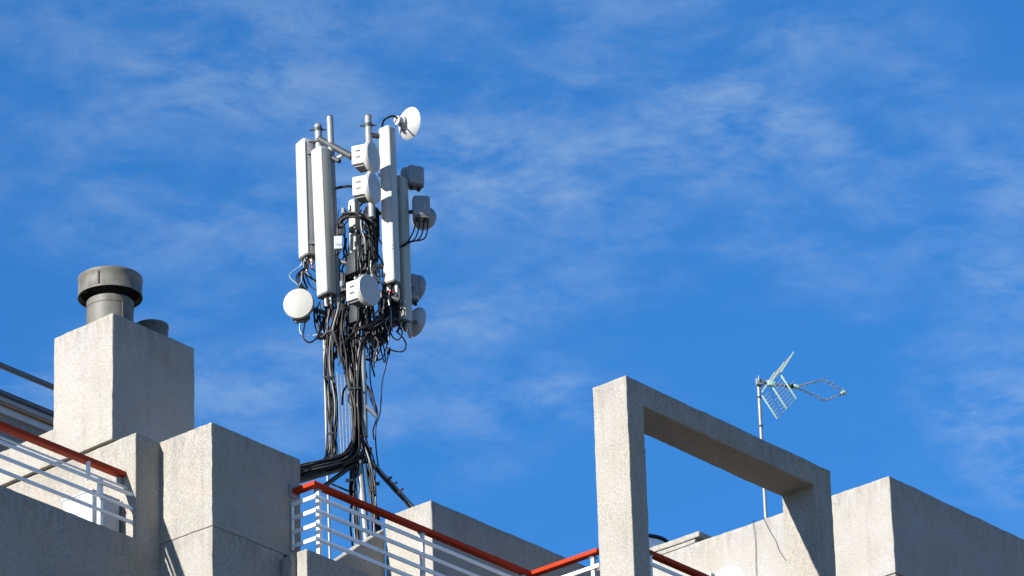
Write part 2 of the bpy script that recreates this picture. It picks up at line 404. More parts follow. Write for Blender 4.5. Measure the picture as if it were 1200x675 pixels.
MB().aabb(37.44, 37.53, 34.24, 34.256, 23.30, 23.44).build('wall_plate', M_GALV, r2, bevel=0.003)

r3 = thing('railing', 'red-topped white railing between the legs of the concrete frame', 'railing', (42.7, 32.65, 22.61))
hrail(r3, (41.28, 32.665, 23.375), (44.325, 32.665, 23.375))
for z in (23.225, 23.06, 22.9, 22.745): hbar(r3, (41.28, 32.61, z), (44.325, 32.61, z))
for x in (41.41, 42.85, 44.2): vpost(r3, x, 32.645, 22.6, 23.335)

# ---------------------------------------------------------------- flues, pale box, satellite dish, tank, wall cables
fl = thing('flue_pipe', 'large grey metal flue with a drum cowl on the chimney', 'flue', (36.25, 35.70, 25.24), 'flues on the chimney')
fc = Vector((36.25, 35.70, 0))
MB().lathe(fc, Z, [(0.249, 25.23), (0.249, 25.515), (0.255, 25.52), (0.255, 25.53), (0.249, 25.535), (0.249, 25.60), (0.235, 25.60), (0.22, 25.3)], 56).build('pipe', M_FLUE, fl)
cp = MB().lathe(fc, Z, [(0.315, 25.70), (0.338, 25.655), (0.345, 25.652), (0.345, 25.672), (0.340, 25.680), (0.340, 25.835), (0.345, 25.842), (0.345, 25.875), (0.30, 25.90), (0.0, 25.915)], 64).build('cowl', M_FLUE, fl)
MB().lathe(fc, Z, [(0.0, 25.83), (0.325, 25.83), (0.330, 25.66)], 48).build('inner_wall', M_DARK, cp)
for a in (20, 140, 260):
    q = math.radians(a); d = Vector((math.cos(q), math.sin(q), 0))
    MB().box(fc + d*0.29 + Z*25.74, d*0.045, Z.cross(d)*0.012, Z*0.03).build('strut', M_FLUE, cp)
for k in range(26):
    q = math.radians(k*360/26); d = Vector((math.cos(q), math.sin(q), 0))
    MB().lathe(fc + d*0.340 + Z*25.822, d, [(.006, -.002), (.005, .003), (0, .004)], 6).build('rivet', M_FLUE, cp)
MB().box(fc - HF*.325 - HR*.10 + Z*25.757, HF*.016, HR*.006, Z*.075).build('seam', M_FLUE, cp)
MB().lathe(fc, Z, [(.275, 25.235), (.272, 25.262), (.252, 25.275)], 40).build('collar', M_CON2, fl)
sd = Vector((-HF.x, -HF.y, 0))*0.80 + HR*0.60; sd.normalize()
MB().box(fc + sd*0.25 + Z*25.38, sd*0.006, Z.cross(sd)*0.007, Z*0.145).build('seam', M_FLUE, fl)
f2 = thing('flue_pipe', 'short dark flue stub behind the capped flue on the chimney', 'flue', (36.90, 35.72, 25.24), 'flues on the chimney')
c2v = Vector((36.89, 35.71, 0))
MB().lathe(c2v, Z, [(0.178, 25.23), (0.178, 25.50), (0.184, 25.505), (0.184, 25.545), (0.165, 25.55), (0.16, 25.3)], 48).build('pipe', M_FLUE, f2)
MB().lathe(c2v, Z, [(0.16, 25.28), (0, 25.28)], 32).build('inner_wall', M_DARK, f2)

pb = thing('equipment_box', 'pale blue-white box standing behind the left railing beside the pier', 'box', (35.7, 35.3, 22.1))
MB().aabb(35.49, 35.895, 35.20, 35.62, 22.1, 23.06).build('body', M_PBOX, pb, bevel=0.015)
for z in (22.65, 22.8, 22.95): MB().aabb(35.484, 35.4895, 35.25, 35.57, z, z+.012).build('louvre', M_WHITE, pb)
MB().aabb(35.482, 35.90, 35.192, 35.63, 23.062, 23.075).build('lid', M_WHITE, pb, bevel=0.004)

sdh = thing('satellite_dish', 'white satellite dish in front of the right-hand stucco wall', 'satellite dish', (46.6, 35.3, 24.9))
ax = (Vector((-0.95, -0.12, 0.15))).normalized(); sc0 = mp(851.5, 686, 57.9-MAST_H)
prof = [(0.0, -0.055), (0.11, -0.047), (0.2, -0.02), (0.25, 0.0), (0.255, 0.006), (0.25, 0.004), (0.2, -0.014), (0.11, -0.041), (0, -0.049)]
MB().lathe(sc0, ax, prof, 48).build('reflector', M_DISHW, sdh)
MB().rod(sc0 - ax*0.06, sc0 - ax*0.06 + Vector((0.4, 0.0, -0.1)), 0.02).build('wall_bracket', M_GALV, sdh)
MB().tube(smooth_path([sc0 - Z*0.25, sc0 - Z*0.24 + ax*0.15, sc0 - Z*0.05 + ax*0.38]), 0.012).build('feed_arm', M_GALV, sdh)
MB().rod(sc0 - Z*0.05 + ax*0.40, sc0 - Z*0.03 + ax*0.30, 0.03).build('feed_horn', M_PANG, sdh)

tk = thing('roof_tank', 'round pale tank with dark lid just right of the frame leg', 'tank', mp(752, 680, 3.2))
tkc = mp(752, 640, 3.2); tkc.z = 0; tz = mp(752, 634, 3.2).z
MB().lathe(tkc, Z, [(0.0, 22.1), (0.33, 22.1), (0.33, tz-0.10), (0.30, tz-0.07), (0, tz-0.07)], 40).build('body', M_TANK, tk)
MB().lathe(tkc, Z, [(0.345, tz-0.075), (0.345, tz-0.045), (0.15, tz+0.03), (0, tz+0.035)], 40).build('lid', M_RRU, tk)

def wall_cable(pts, label, r=0.0035):
    o = MB().tube(smooth_path(pts, 8), r, 6).build('wall_cable', M_CGREY); tag(o, label, 'cable', 'cables on the right wall'); return o
wall_cable([(46.80, 35.22, 26.10), (46.70, 35.215, 26.09), (46.705, 35.20, 25.8), (46.705, 35.215, 25.4), (46.705, 35.21, 24.9)], 'thin straight cable hanging down the right stucco wall')
wall_cable([(46.80, 35.08, 26.10), (46.70, 35.06, 26.09), (46.705, 34.99, 25.92), (46.705, 34.90, 25.75), (46.705, 34.86, 25.62), (46.705, 34.75, 25.42), (46.705, 34.6, 25.1)], 'thin curving cable slanting down the right stucco wall near the frame')

# ---------------------------------------------------------------- television antenna
TVH = 58.55 - MAST_H
tva = thing('television_antenna', 'mint green television antenna with V reflector on a thin grey pole', 'television antenna', mp(899, 640, TVH))
pt = mp(889.0, 452, TVH); pbm = mp(899.3, 640, TVH)
MB().rod(pbm, pt, 0.021, 14).build('pole', M_GALV, tva)
for py in (466, 500): 
    t = (py-452)/(640-452); p = pt.lerp(pbm, t); MB().lathe(p, Z, [(0.0, -.012), (.026, -.012), (.026, .012), (0, .012)], 14).build('collar', M_DARK, tva)
A = hdir(70); Rr = -hdir(-20)          # boom direction, rod direction (towards the viewer)
bc = mp(901, 449.5, TVH)               # boom at the reflector hinge
MB().rod(bc - A*0.16, bc + A*0.36, 0.012, 10).build('boom', M_ALU, tva)
MB().box(bc - A*0.12, A*0.045, Rr*0.03, Z*0.035).build('clamp', M_GALV, tva, bevel=0.006)
for s in (-1, 1): MB().rod(bc - A*0.145 + Rr*0.04*s + Z*.0, bc - A*0.145 + Rr*0.04*s + Z*0.07, 0.008).build('bolt', M_GALV, tva)
MB().box(bc + A*0.03, A*0.05, Rr*0.03, Z*0.03).build('hinge', M_MINT, tva, bevel=0.008)
MB().tube(smooth_path([pt + Vector(pbm-pt)*0.02 + HR*0.025, pt + HR*0.03 + Z*0.02, bc - A*.03 + Z*0.03, bc + A*.03 + Z*.035, bc + A*0.09 - Z*0.0]), 0.009, 8).build('feed_cable', M_PANW, tva)
for s in (1, -1):
    h = bc + A*0.035 + Z*(0.02*s); e = h + A*0.185 + Z*(0.29*s)
    pan = MB()
    side = Z.cross(A)
    for q in (-0.31, 0.0, 0.31):
        off = Rr*q
        bar = MB().box((h+e)/2 + off + A*0.012*0, (e-h)/2, Rr*0.008, ((e-h).cross(Rr)).normalized()*0.010).build('reflector_bar', M_MINT, tva, bevel=0.003)
    for k in range(8):
        p = h.lerp(e, 0.1 + 0.88*k/7)
        MB().rod(p - Rr*0.32, p + Rr*0.32, 0.0042, 6).build('reflector_rod', M_ALU, tva)
dp = bc + A*0.27
MB().box(dp, A*0.05, Rr*0.025, Z*0.022).build('dipole_box', M_RRU, tva, bevel=0.008)
MB().box(dp + A*0.085, A*0.04, Rr*0.028, Z*0.026).build('balun_box', M_MINT, tva, bevel=0.01)
MB().rod(dp - Rr*0.14, dp + Rr*0.14, 0.006).build('dipole', M_ALU, tva)
tip = bc + A*0.985
for s in (1, -1):
    a0 = dp + A*0.11 + Z*0.012*s; a1 = bc + A*0.72 + Z*0.135*s; a2 = tip + Z*0.012*s
    MB().tube(smooth_path([a0, a0.lerp(a1, .5), a1, a1.lerp(a2, .5), a2], 4), 0.0075, 8).build('director_boom', M_ALU, tva)
    for (u, v, n) in ((a0, a1, 5), (a1, a2, 4)):
        for k in range(n):
            p = u.lerp(v, (k+0.6)/n); MB().rod(p - Rr*0.055, p + Rr*0.055, 0.0045, 6).build('director', M_ALU, tva)
MB().lathe(tip - A*0.03, A, [(0, 0), (.028, 0), (.034, .03), (.022, .06), (0, .066)], 16).build('nose_cap', M_MINT, tva)

# ---------------------------------------------------------------- antenna mast
mast = thing('antenna_mast', 'galvanised steel mast with braces and wire ladder carrying the phone antennas', 'mast', mp(430, 700, 0))
def mrod(name, a, b, r, m=M_GALV, n=16, parent=mast): return MB().rod(a, b, r, n).build(name, m, parent)
mrod('pole', mp(386.4, 137, .18), mp(398, 402, .18), 0.040)
mrod('pole', mp(372.5, 149, .3), mp(384, 345, .3), 0.045)
mrod('pole', mp(431.2, 136, -.05), mp(436, 255, -.05), 0.043)
mrod('pole', mp(424, 395, -.03), mp(427.5, 512, -.03), 0.040)
mrod('pole', mp(421.0, 540, -.05), mp(432.5, 665, -.05), 0.043)
mrod('pole', mp(379.0, 372, .25), mp(386.5, 650, .25), 0.017)
mrod('pole', mp(407, 385, .4), mp(418, 545, .4), 0.030)
for (px, py, o, r) in ((372.6, 152, .3, .053), (431.6, 147, -.05, .052), (372.8, 166, .3, .06)):
    c = mp(px, py, o); k = MB().lathe(c, Z, [(0, -.02), (r, -.02), (r, .02), (0, .02)], 20).build('clamp', M_GALVD, mast)
    MB().rod(c - HR*(r+.05), c + HR*(r+.05), .012, 8).build('bolt', M_GALVD, k)
MB().lathe(mp(372.5, 149, .3), Z, [(.047, -.01), (.047, .02), (.03, .045), (0, .05)], 20).build('pole_cap', M_GALV, mast)
MB().lathe(mp(431.2, 136, -.05), Z, [(.044, -.005), (.044, .004), (0, .008)], 20).build('pole_cap', M_GALVD, mast)
MB().lathe(mp(386.4, 137, .18), Z, [(.041, -.005), (.041, .004), (0, .008)], 20).build('pole_cap', M_GALVD, mast)
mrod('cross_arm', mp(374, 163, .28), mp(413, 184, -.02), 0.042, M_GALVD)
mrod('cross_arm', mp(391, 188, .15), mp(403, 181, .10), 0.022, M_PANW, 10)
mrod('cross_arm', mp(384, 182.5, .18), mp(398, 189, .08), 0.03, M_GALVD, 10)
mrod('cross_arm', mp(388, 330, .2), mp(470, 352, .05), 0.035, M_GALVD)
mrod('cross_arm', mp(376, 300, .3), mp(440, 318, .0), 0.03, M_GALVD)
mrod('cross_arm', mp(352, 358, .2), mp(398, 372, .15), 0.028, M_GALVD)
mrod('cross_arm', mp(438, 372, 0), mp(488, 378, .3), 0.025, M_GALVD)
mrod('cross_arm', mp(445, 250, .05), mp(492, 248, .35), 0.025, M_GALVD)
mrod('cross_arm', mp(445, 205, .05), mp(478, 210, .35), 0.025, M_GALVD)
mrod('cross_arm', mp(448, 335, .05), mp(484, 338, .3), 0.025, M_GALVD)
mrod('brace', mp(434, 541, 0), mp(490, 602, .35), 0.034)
for (px, py) in ((456, 561.5), (462, 567.5), (469.5, 575)):
    MB().lathe(mp(px, py, .12), mp(490, 602, .35)-mp(434, 541, 0), [(0, -.012), (.044, -.012), (.044, .012), (0, .012)], 16).build('clamp', M_GALVD, mast)
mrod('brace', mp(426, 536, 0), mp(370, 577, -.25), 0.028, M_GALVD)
mrod('brace', mp(412, 577, .1), mp(388, 567, .25), 0.012, M_BLACK, 8)
MB().box(mp(411, 563, 0), HR*.06, HF*.02, Z*.014).build('bracket', M_GALV, mast)
MB().box(mp(440, 567, .05), HR*.05, HF*.02, Z*.016).build('bracket', M_GALVD, mast)
MB().box(mp(433, 528, .05), HR*.03, HF*.02, Z*.035).build('bracket', M_GALVD, mast)
st = MB().box((mp(420, 468, 0)+mp(441.5, 488.5, -.1))/2, (mp(441.5, 488.5, -.1)-mp(420, 468, 0))/2, HF*.02, Vector((.0, 0, .022))).build('step_arm', M_RRU, mast)
for a_, r_ in ((mp(432.5, 664, -.05), .043), (mp(386.5, 649, .25), .017), (mp(338, 566, -.53), .03)):
    mrod('leg', a_, Vector((a_.x + .03, a_.y, 22.1)), r_)
MB().aabb(mp(430, 664, 0).x-.4, mp(430, 664, 0).x+.4, mp(430, 664, 0).y-.4, mp(430, 664, 0).y+.4, 22.1, 22.25).build('base_slab', M_GALVD, mast, bevel=.01)
rs = random.Random(11)
for k in range(26):
    p = mp(rs.uniform(397, 447), rs.uniform(242, 398), rs.uniform(-.12, .2)); a = rs.uniform(0, 6.28)
    e_ = HR*math.cos(a) + HF*math.sin(a); g_ = Z.cross(e_)
    MB().box(p, e_*rs.uniform(.015, .05), g_*rs.uniform(.01, .03), Z*rs.uniform(.008, .04)).build('bracket', rs.choice((M_GALVD, M_GALVD, M_RRU, M_GALV)), mast, bevel=.004)
# welded wire ladder
lad = MB().rod(mp(395, 436, .35), mp(400, 534, .35), .006, 6).build('wire_ladder', M_GALV, mast)
for px in (399.5, 403.5, 407.5): MB().rod(mp(px, 440, .35), mp(px+3.5, 530, .35), .0045, 6).build('wire', M_GALV, lad)
for k in range(20):
    y = 440 + k*4.7; MB().rod(mp(394.6+k*.19, y+1.6, .35), mp(409.5+k*.19, y-1.2, .35), .0035, 5).build('rung', M_GALV, lad)
for (px, py, w) in ((386, 442, .07), (389, 508, .065), (415, 455, .08), (437, 575, .045), (416, 590, .045)):
    MB().box(mp(px, py, -.13), HR*w, HF*.008, Z*.014).build('cable_tie', M_RRU, mast, bevel=.004)
# cable tray running left behind the block
tr = MB().box((mp(424, 541, .1)+mp(335, 567, -.55))/2, (mp(335, 567, -.55)-mp(424, 541, .1))/2, HF*.06, Z*.025).build('cable_tray', M_RRU, mast, bevel=.005)

# ---- panel antennas
def panel(label, top, bot, o, th, lu, lv, m, conn=6, rnd=0.03, bands=True):
    """nearest upright edge runs top -> bot; lu goes back-left at th degrees, lv goes right"""
    a, b = mp(*top, o), mp(*bot, o); U = hdir(-th)*lu; V = hdir(90-th)*lv
    root = thing('panel_antenna', label, 'panel antenna', b + (U+V)/2, 'panel antennas on the mast')
    bm_ = MB(); P = []
    def ring(base, k):
        out = []
        c = (U+V)/2
        for (s, t) in ((0, 0), (1, 0), (1, 1), (0, 1)):
            q = U*s + V*t
            nb = [(U if s == 0 else -U).normalized(), (V if t == 0 else -V).normalized()]
            rr = min(rnd, lu*.45, lv*.45)
            pts = [q + nb[0]*rr*(1-math.sin(w)) + nb[1]*rr*(1-math.cos(w)) for w in (math.radians(x) for x in (0, 22.5, 45, 67.5, 90))]
            # arrange ring order
            out.append(pts)
        ordered = out[0][::-1] if False else None
        seq = []
        seq += out[0]                    # from U-side to V-side? kept consistent by angle sort below
        allp = [p for grp in out for p in grp]
        e1, e2 = U.normalized(), V.normalized()
        allp.sort(key=lambda p: math.atan2((p-c).dot(e2), (p-c).dot(e1)))
        return [base + c + (p-c)*k for p in allp]
    L = (a-b); ax_ = L.normalized(); n = len(ring(a, 1))
    lv_ = [(b + ax_*0.012, .985), (b + ax_*0.02, 1.0), (a - ax_*0.03, 1.0), (a - ax_*0.012, .96), (a, .86)]
    vs = []; fs = []
    for base, k in lv_: vs += ring(base, k)
    for i in range(len(lv_)-1):
        for k in range(n): fs.append((i*n+k, i*n+(k+1) % n, (i+1)*n+(k+1) % n, (i+1)*n+k))
    fs.append(tuple((len(lv_)-1)*n+k for k in range(n)))
    body = MB().add(vs, fs).build('radome', m, root)
    vs = ring(b - ax_*0.012, .985) + ring(b + ax_*0.014, .99)
    MB().add(vs, [(k, (k+1) % n, n+(k+1) % n, n+k) for k in range(n)] + [tuple(range(n))[::-1]]).build('end_cap', M_CAP, root)
    # seam down the near corner
    MB().rod(a + U*.0 + V*.10 - ax_*.05 - hdir(-th)*.001, b + V*.10 + ax_*.03 - hdir(-th)*.001, .004, 6).build('seam', M_PANG, root)
    for k in range(conn):
        s, t = random.uniform(.15, .85), random.uniform(.15, .85); q = b + U*s + V*t
        ln = random.uniform(.05, .14) if k else .17
        cn = MB().rod(q - ax_*.005, q - ax_*ln, random.choice((.012, .016, .02)) if k else .024, 10).build('connector', M_CONN if random.random() < .55 or k == 0 else M_BLACK, root)
        if bands and random.random() < .5:
            MB().rod(q - ax_*(ln-.005), q - ax_*(ln+.03), .015, 8).build('tape_band', random.choice((M_TAPER, M_TAPEO, M_CONN)), cn)
    return root
panel('bright white panel antenna, leftmost on the mast', (355.6, 160.5), (359.6, 296.5), .28, 33, .215, .17, M_PANW)
panel('cream panel antenna in front of the leftmost white one', (375.0, 169.5), (382.2, 341.5), .0, 40, .20, .175, M_PANC)
panel('white panel antenna below the top dish, crossed by shadows', (455.0, 145.5), (461.0, 328), -.12, 50, .175, .145, M_PANW)
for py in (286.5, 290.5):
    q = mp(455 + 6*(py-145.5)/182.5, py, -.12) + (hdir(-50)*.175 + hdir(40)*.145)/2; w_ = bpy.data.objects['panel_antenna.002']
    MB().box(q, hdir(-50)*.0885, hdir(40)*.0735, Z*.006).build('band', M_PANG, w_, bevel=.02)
panel('grey-green panel antenna in shade at the right of the mast', (469.0, 204), (474.5, 374), .12, 50, .16, .15, M_PANG, rnd=.02)
panel('short cream panel antenna deep inside the mast between the others', (414.6, 232), (416.5, 300), .12, 48, .10, .11, M_PANC, conn=3, rnd=.015)
# mounting brackets of the panels belong to the mast
for (x0, y0, o0, x1, y1, o1) in ((360, 180, .33, 372, 178, .3), (361, 285, .33, 378, 285, .3), (385, 195, .1, 388, 194, .18), (386, 325, .1, 393, 325, .18),
                                 (445, 160, .0, 434, 158, -.05), (449, 312, .0, 440, 312, -.05), (470, 225, .22, 462, 224, .1)):
    MB().box((mp(x0, y0, o0)+mp(x1, y1, o1))/2, (mp(x1, y1, o1)-mp(x0, y0, o0))/2, HF*.03, Z*.022).build('bracket', M_GALVD, mast)

# ---- round microwave antennas
def drum(label, c, axis, r, depth, m, back=None, m2=None, name='microwave_antenna', unit=None, mu=M_DRUM):
    axis = Vector(axis).normalized()
    root = thing(name, label, 'microwave antenna', c, 'round microwave antennas on the mast')
    MB().lathe(c, axis, [(0, -depth), (r*.62, -depth), (r*.9, -depth*.82), (r*.985, -depth*.6), (r, -.012), (r*.985, 0.0)], 48).build('shroud', m, root)
    MB().lathe(c, axis, [(r*.987, -.003), (r*.975, .006), (r*.6, .014), (0, .018)], 48).build('radome', m2 or m, root)
    MB().lathe(c, axis, [(r*1.0, -.03), (r*1.012, -.028), (r*1.012, -.008), (r*.995, -.004)], 48).build('rim_band', M_PANG, root)
    if unit:
        u, v, w, off = unit            # half sizes: across, along axis, up
        side = Z.cross(axis).normalized()
        cc = c - axis*(depth + v - .02) + side*off[0] + Z*off[1]
        bx = MB().box(cc, side*u, axis*v, Z*w).build('radio_unit', mu, root, bevel=.012, seg=3)
        for dz in (.32, -.28):
            for sd_ in (-1, 1):
                MB().box(cc + side*sd_*(u+.0015) + Z*w*dz*1.1, side*.004, axis*v*.36, Z*.009).build('slot', M_DARK, bx)
        MB().box(cc - Z*(w+.012), side*u*.7, axis*v*.7, Z*.013).build('base_plate', M_CAP, bx)
    MB().rod(c - axis*depth*.9, c - axis*(depth+.16) - Z*.02, .03, 10).build('mount_arm', M_GALVD, root)
    return root
NY = Vector((0, -1, 0))
drum('upper white round microwave antenna with slotted unit at mast top', mp(437.5, 183.5, -.42), hdir(113) - Z*.03, .19, .085, M_DRUM, m2=M_DRUMG, unit=(.12, .085, .125, (.0, .01)))
drum('white round microwave antenna directly below the upper slotted one', mp(438.5, 220, -.42), hdir(113) - Z*.03, .19, .085, M_DRUM, m2=M_DRUMG, unit=(.12, .085, .125, (.0, .01)))
drum('white round microwave antenna with slotted unit low in mast centre', mp(433.2, 339.5, -.45), NY - Z*.05, .192, .10, M_DRUM, m2=M_DRUMG, unit=(.11, .10, .125, (.0, .01)))
drum('cream round microwave antenna hanging lowest at the left, face towards viewer', mp(349.5, 355.5, -.1), -hdir(12) - Z*.12, .186, .10, M_DRUMC, unit=(.10, .05, .10, (0, -.08)), mu=M_GALVD)
# shallow white dish at the very top
dt = thing('microwave_antenna', 'white shallow dish antenna topping the mast, seen from behind', 'microwave antenna', mp(474, 145, .1), 'round microwave antennas on the mast')
dax = (hdir(48) + Z*.10).normalized(); dc = mp(479.5, 144.5, .12)
MB().lathe(dc, dax, [(0, -.135), (.07, -.135), (.075, -.09), (.11, -.075), (.17, -.03), (.20, 0.0), (.204, .006), (.198, .01), (.15, -.02), (0, -.045)], 56).build('reflector', M_DISHW, dt)
hb = MB().lathe(dc, dax, [(0, -.20), (.055, -.20), (.058, -.13), (0, -.13)], 24).build('hub', M_DRUM, dt)
MB().rod(dc - dax*.17, mp(462, 142, .05), .022, 10).build('mount_arm', M_GALVD, dt)
MB().tube(smooth_path([mp(467, 139, -.02), mp(461, 136, -.05), mp(454, 138, -.05), mp(449, 143, .05), mp(447, 158, .1)]), .013, 8).build('feed_cable', M_BLACK, dt)
for (dx, dy) in ((0, 0), (2.5, 1)): MB().tube(smooth_path([mp(468+dx*.3, 143+dy, -.02), mp(470+dx, 150+dy, -.05), mp(474+dx, 157+dy, -.02)]), .008, 6).build('lead', M_BLACK, dt)
# shaded units on the right
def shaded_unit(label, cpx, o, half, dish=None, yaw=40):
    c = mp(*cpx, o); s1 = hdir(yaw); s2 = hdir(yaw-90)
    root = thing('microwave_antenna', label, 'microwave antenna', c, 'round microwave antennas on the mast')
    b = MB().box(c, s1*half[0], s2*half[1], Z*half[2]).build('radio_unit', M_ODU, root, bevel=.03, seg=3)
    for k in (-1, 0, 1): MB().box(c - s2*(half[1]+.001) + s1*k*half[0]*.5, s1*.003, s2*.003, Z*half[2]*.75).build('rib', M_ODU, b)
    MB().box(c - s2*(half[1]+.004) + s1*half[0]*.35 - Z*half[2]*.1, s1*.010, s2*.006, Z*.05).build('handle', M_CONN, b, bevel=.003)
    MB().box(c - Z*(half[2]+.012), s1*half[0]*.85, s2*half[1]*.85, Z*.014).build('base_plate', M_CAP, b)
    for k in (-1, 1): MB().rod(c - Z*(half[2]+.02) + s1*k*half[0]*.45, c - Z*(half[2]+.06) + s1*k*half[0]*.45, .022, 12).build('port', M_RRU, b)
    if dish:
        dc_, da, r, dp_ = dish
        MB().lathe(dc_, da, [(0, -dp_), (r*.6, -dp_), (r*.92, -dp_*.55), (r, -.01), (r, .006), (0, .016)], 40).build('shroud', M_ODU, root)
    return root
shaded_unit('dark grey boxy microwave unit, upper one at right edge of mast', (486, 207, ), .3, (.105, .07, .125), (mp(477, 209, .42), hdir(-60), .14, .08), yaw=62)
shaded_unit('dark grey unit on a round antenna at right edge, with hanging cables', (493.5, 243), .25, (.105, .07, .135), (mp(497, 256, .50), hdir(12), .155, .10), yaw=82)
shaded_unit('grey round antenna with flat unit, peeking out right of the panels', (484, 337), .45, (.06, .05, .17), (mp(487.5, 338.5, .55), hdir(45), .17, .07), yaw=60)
d9 = thing('microwave_antenna', 'grey shallow dish at lowest right, partly behind the grey-green panel', 'microwave antenna', mp(484, 380, .5), 'round microwave antennas on the mast')
d9c = mp(487.0, 377.5, .5); d9a = (hdir(48) - Z*.05).normalized()
MB().lathe(d9c, d9a, [(0, -.11), (.07, -.10), (.15, -.045), (.185, 0.0), (.19, .006), (.18, .01), (0, .03)], 48).build('reflector', M_DRUMG, d9)
MB().rod(d9c - d9a*.09, mp(472, 378, .25), .022, 10).build('mount_arm', M_GALVD, d9)

# ---- dark radio units inside the mast
def rru(label, cpx, o, half, yaw=40):
    c = mp(*cpx, o); s1 = hdir(yaw); s2 = hdir(yaw-90)
    root = thing('radio_unit', label, 'radio unit', c, 'dark radio units inside the mast')
    MB().box(c, s1*half[0], s2*half[1], Z*half[2]).build('body', M_RRU, root, bevel=.012)
    n = 6
    for k in range(n): MB().box(c - s2*(half[1]+.008) + s1*half[0]*(-.8+1.6*k/(n-1)), s1*.004, s2*.010, Z*half[2]*.85).build('fin', M_RRU, root)
    for k in (-.5, .1, .6): MB().rod(c - Z*half[2] + s1*half[0]*k, c - Z*(half[2]+.05) + s1*half[0]*k, .012, 8).build('connector', M_CONN, root)
    return root
rru('dark radio unit box in mast centre above the low drum antenna', (421, 313), .12, (.16, .08, .14))
rru('dark radio unit box below the low drum antenna', (421, 371), .0, (.13, .08, .12))
rru('dark radio unit box under the white panel antenna at right', (455, 362), .18, (.10, .08, .22))
rru('dark radio unit box left of the low drum antenna', (404, 335), .25, (.11, .07, .13))
rru('dark radio unit box high between the drum antennas and the arching cables', (430, 292), .3, (.13, .07, .16))
rru('slim dark radio unit box behind the paired drum antennas', (436, 262), .25, (.07, .05, .22))
rru('dark radio unit box low behind the hanging cable loops', (441, 392), .22, (.12, .08, .10))
sg = thing('junction_box', 'small pale blue-white junction box right of the cream panel antenna', 'box', mp(396.5, 284, -.05))
MB().box(mp(396.5, 285, -.05), HR*.05, HF*.03, Z*.085).build('body', M_PBOX, sg, bevel=.008)
MB().box(mp(396.5, 285, -.085), HR*.042, HF*.004, Z*.02).build('label_plate', M_PANW, sg)
MB().rod(mp(395, 294, -.05), mp(395, 298, -.05), .02).build('gland', M_BLACK, sg)

# ---------------------------------------------------------------- cables
def cable(name, pts, r, m, label, group, jit=0.0, k=7):
    P = [mp(p[0] + random.gauss(0, jit), p[1] + random.gauss(0, jit*.6), (p[2] if len(p) > 2 else 0) + random.gauss(0, .03)) for p in pts]
    o = MB().tube(smooth_path(P, k), r, 6).build(name, m); return tag(o, label, 'cable', group)
def bundle(n, path, spread, r, label, group, jit=1.3, dep=.10, mats=(M_BLACK, M_BLACK, M_BLACK, M_CGREY)):
    for i in range(n):
        a = (i/(max(n-1, 1))-.5)*2; ph = random.uniform(0, 6.28); dd = random.uniform(-dep, dep)
        pts = [(x + spread*a*w + math.sin(ph+q*1.3)*1.2, y + (spread*a*v), (p[3] if len(p) > 3 else 0) + dd)
               for q, p in enumerate(path) for x, y, w, v in [(p[0], p[1], p[2], p[4] if len(p) > 4 else 0)]]
        cable('feeder_cable', pts, r*random.uniform(.75, 1.2), random.choice(mats), label, group, jit)
# path entries: px, py, spread weight, depth, vertical spread
bundle(15, [(393, 362, 1.3), (387, 395, .7), (386, 430, .7), (388, 470, .7), (389, 505, .7), (389, 530, .7), (381, 543, .5, -.1, .5), (362, 548, .2, -.2, .6), (340, 553, .1, -.4, .8)], 8, .0105,
       'black feeder cable down the left side of the mast, bending left along the tray', 'feeder cables, left run')
bundle(24, [(412, 350, 1.5), (407, 385, 1.2), (408, 415, 1), (414, 445, .75), (418, 480, .55), (418, 512, .7, -.05), (412, 531, .8, -.12, .3), (396, 541, .4, -.2, .7), (380, 545, .2, -.28, .8), (362, 549, .1, -.35, .7), (338, 556, .1, -.55, 1.0)], 8.5, .011,
       'black feeder cable slanting down the mast centre and sweeping left along the tray', 'feeder cables, centre run')
bundle(12, [(432, 330, 1.2), (426, 380, 1), (421, 420, .8), (419, 470, .6), (424, 510, .6), (433, 540, .6), (437, 575, .5), (440, 615, .5), (442, 650, .5)], 6, .011,
       'black feeder cable down the right side of the lower mast pole', 'feeder cables, right run')
bundle(9, [(416, 520, 1), (415, 545, .8), (414, 575, .7), (416, 610, .7), (420, 655, .7)], 5, .011,
       'black feeder cable left of the lower mast pole', 'feeder cables, lower run', mats=(M_BLACK, M_BLACK, M_CGREY))
bundle(9, [(430, 536, 1, 0, 1), (405, 539, .6, -.1, 1), (380, 545, .5, -.3, 1), (356, 552, .5, -.4, 1), (338, 558, .5, -.55, 1)], 6, .011,
       'black feeder cable lying along the tray towards the block', 'feeder cables on the tray')
bundle(3, [(438, 545, 1, -.05, 1), (455, 566, 1, .1, 1), (470, 584, 1, .2, 1), (484, 600, 1, .3, 1)], 2.5, .012,
       'black cable following the right-hand brace', 'cables on the brace')
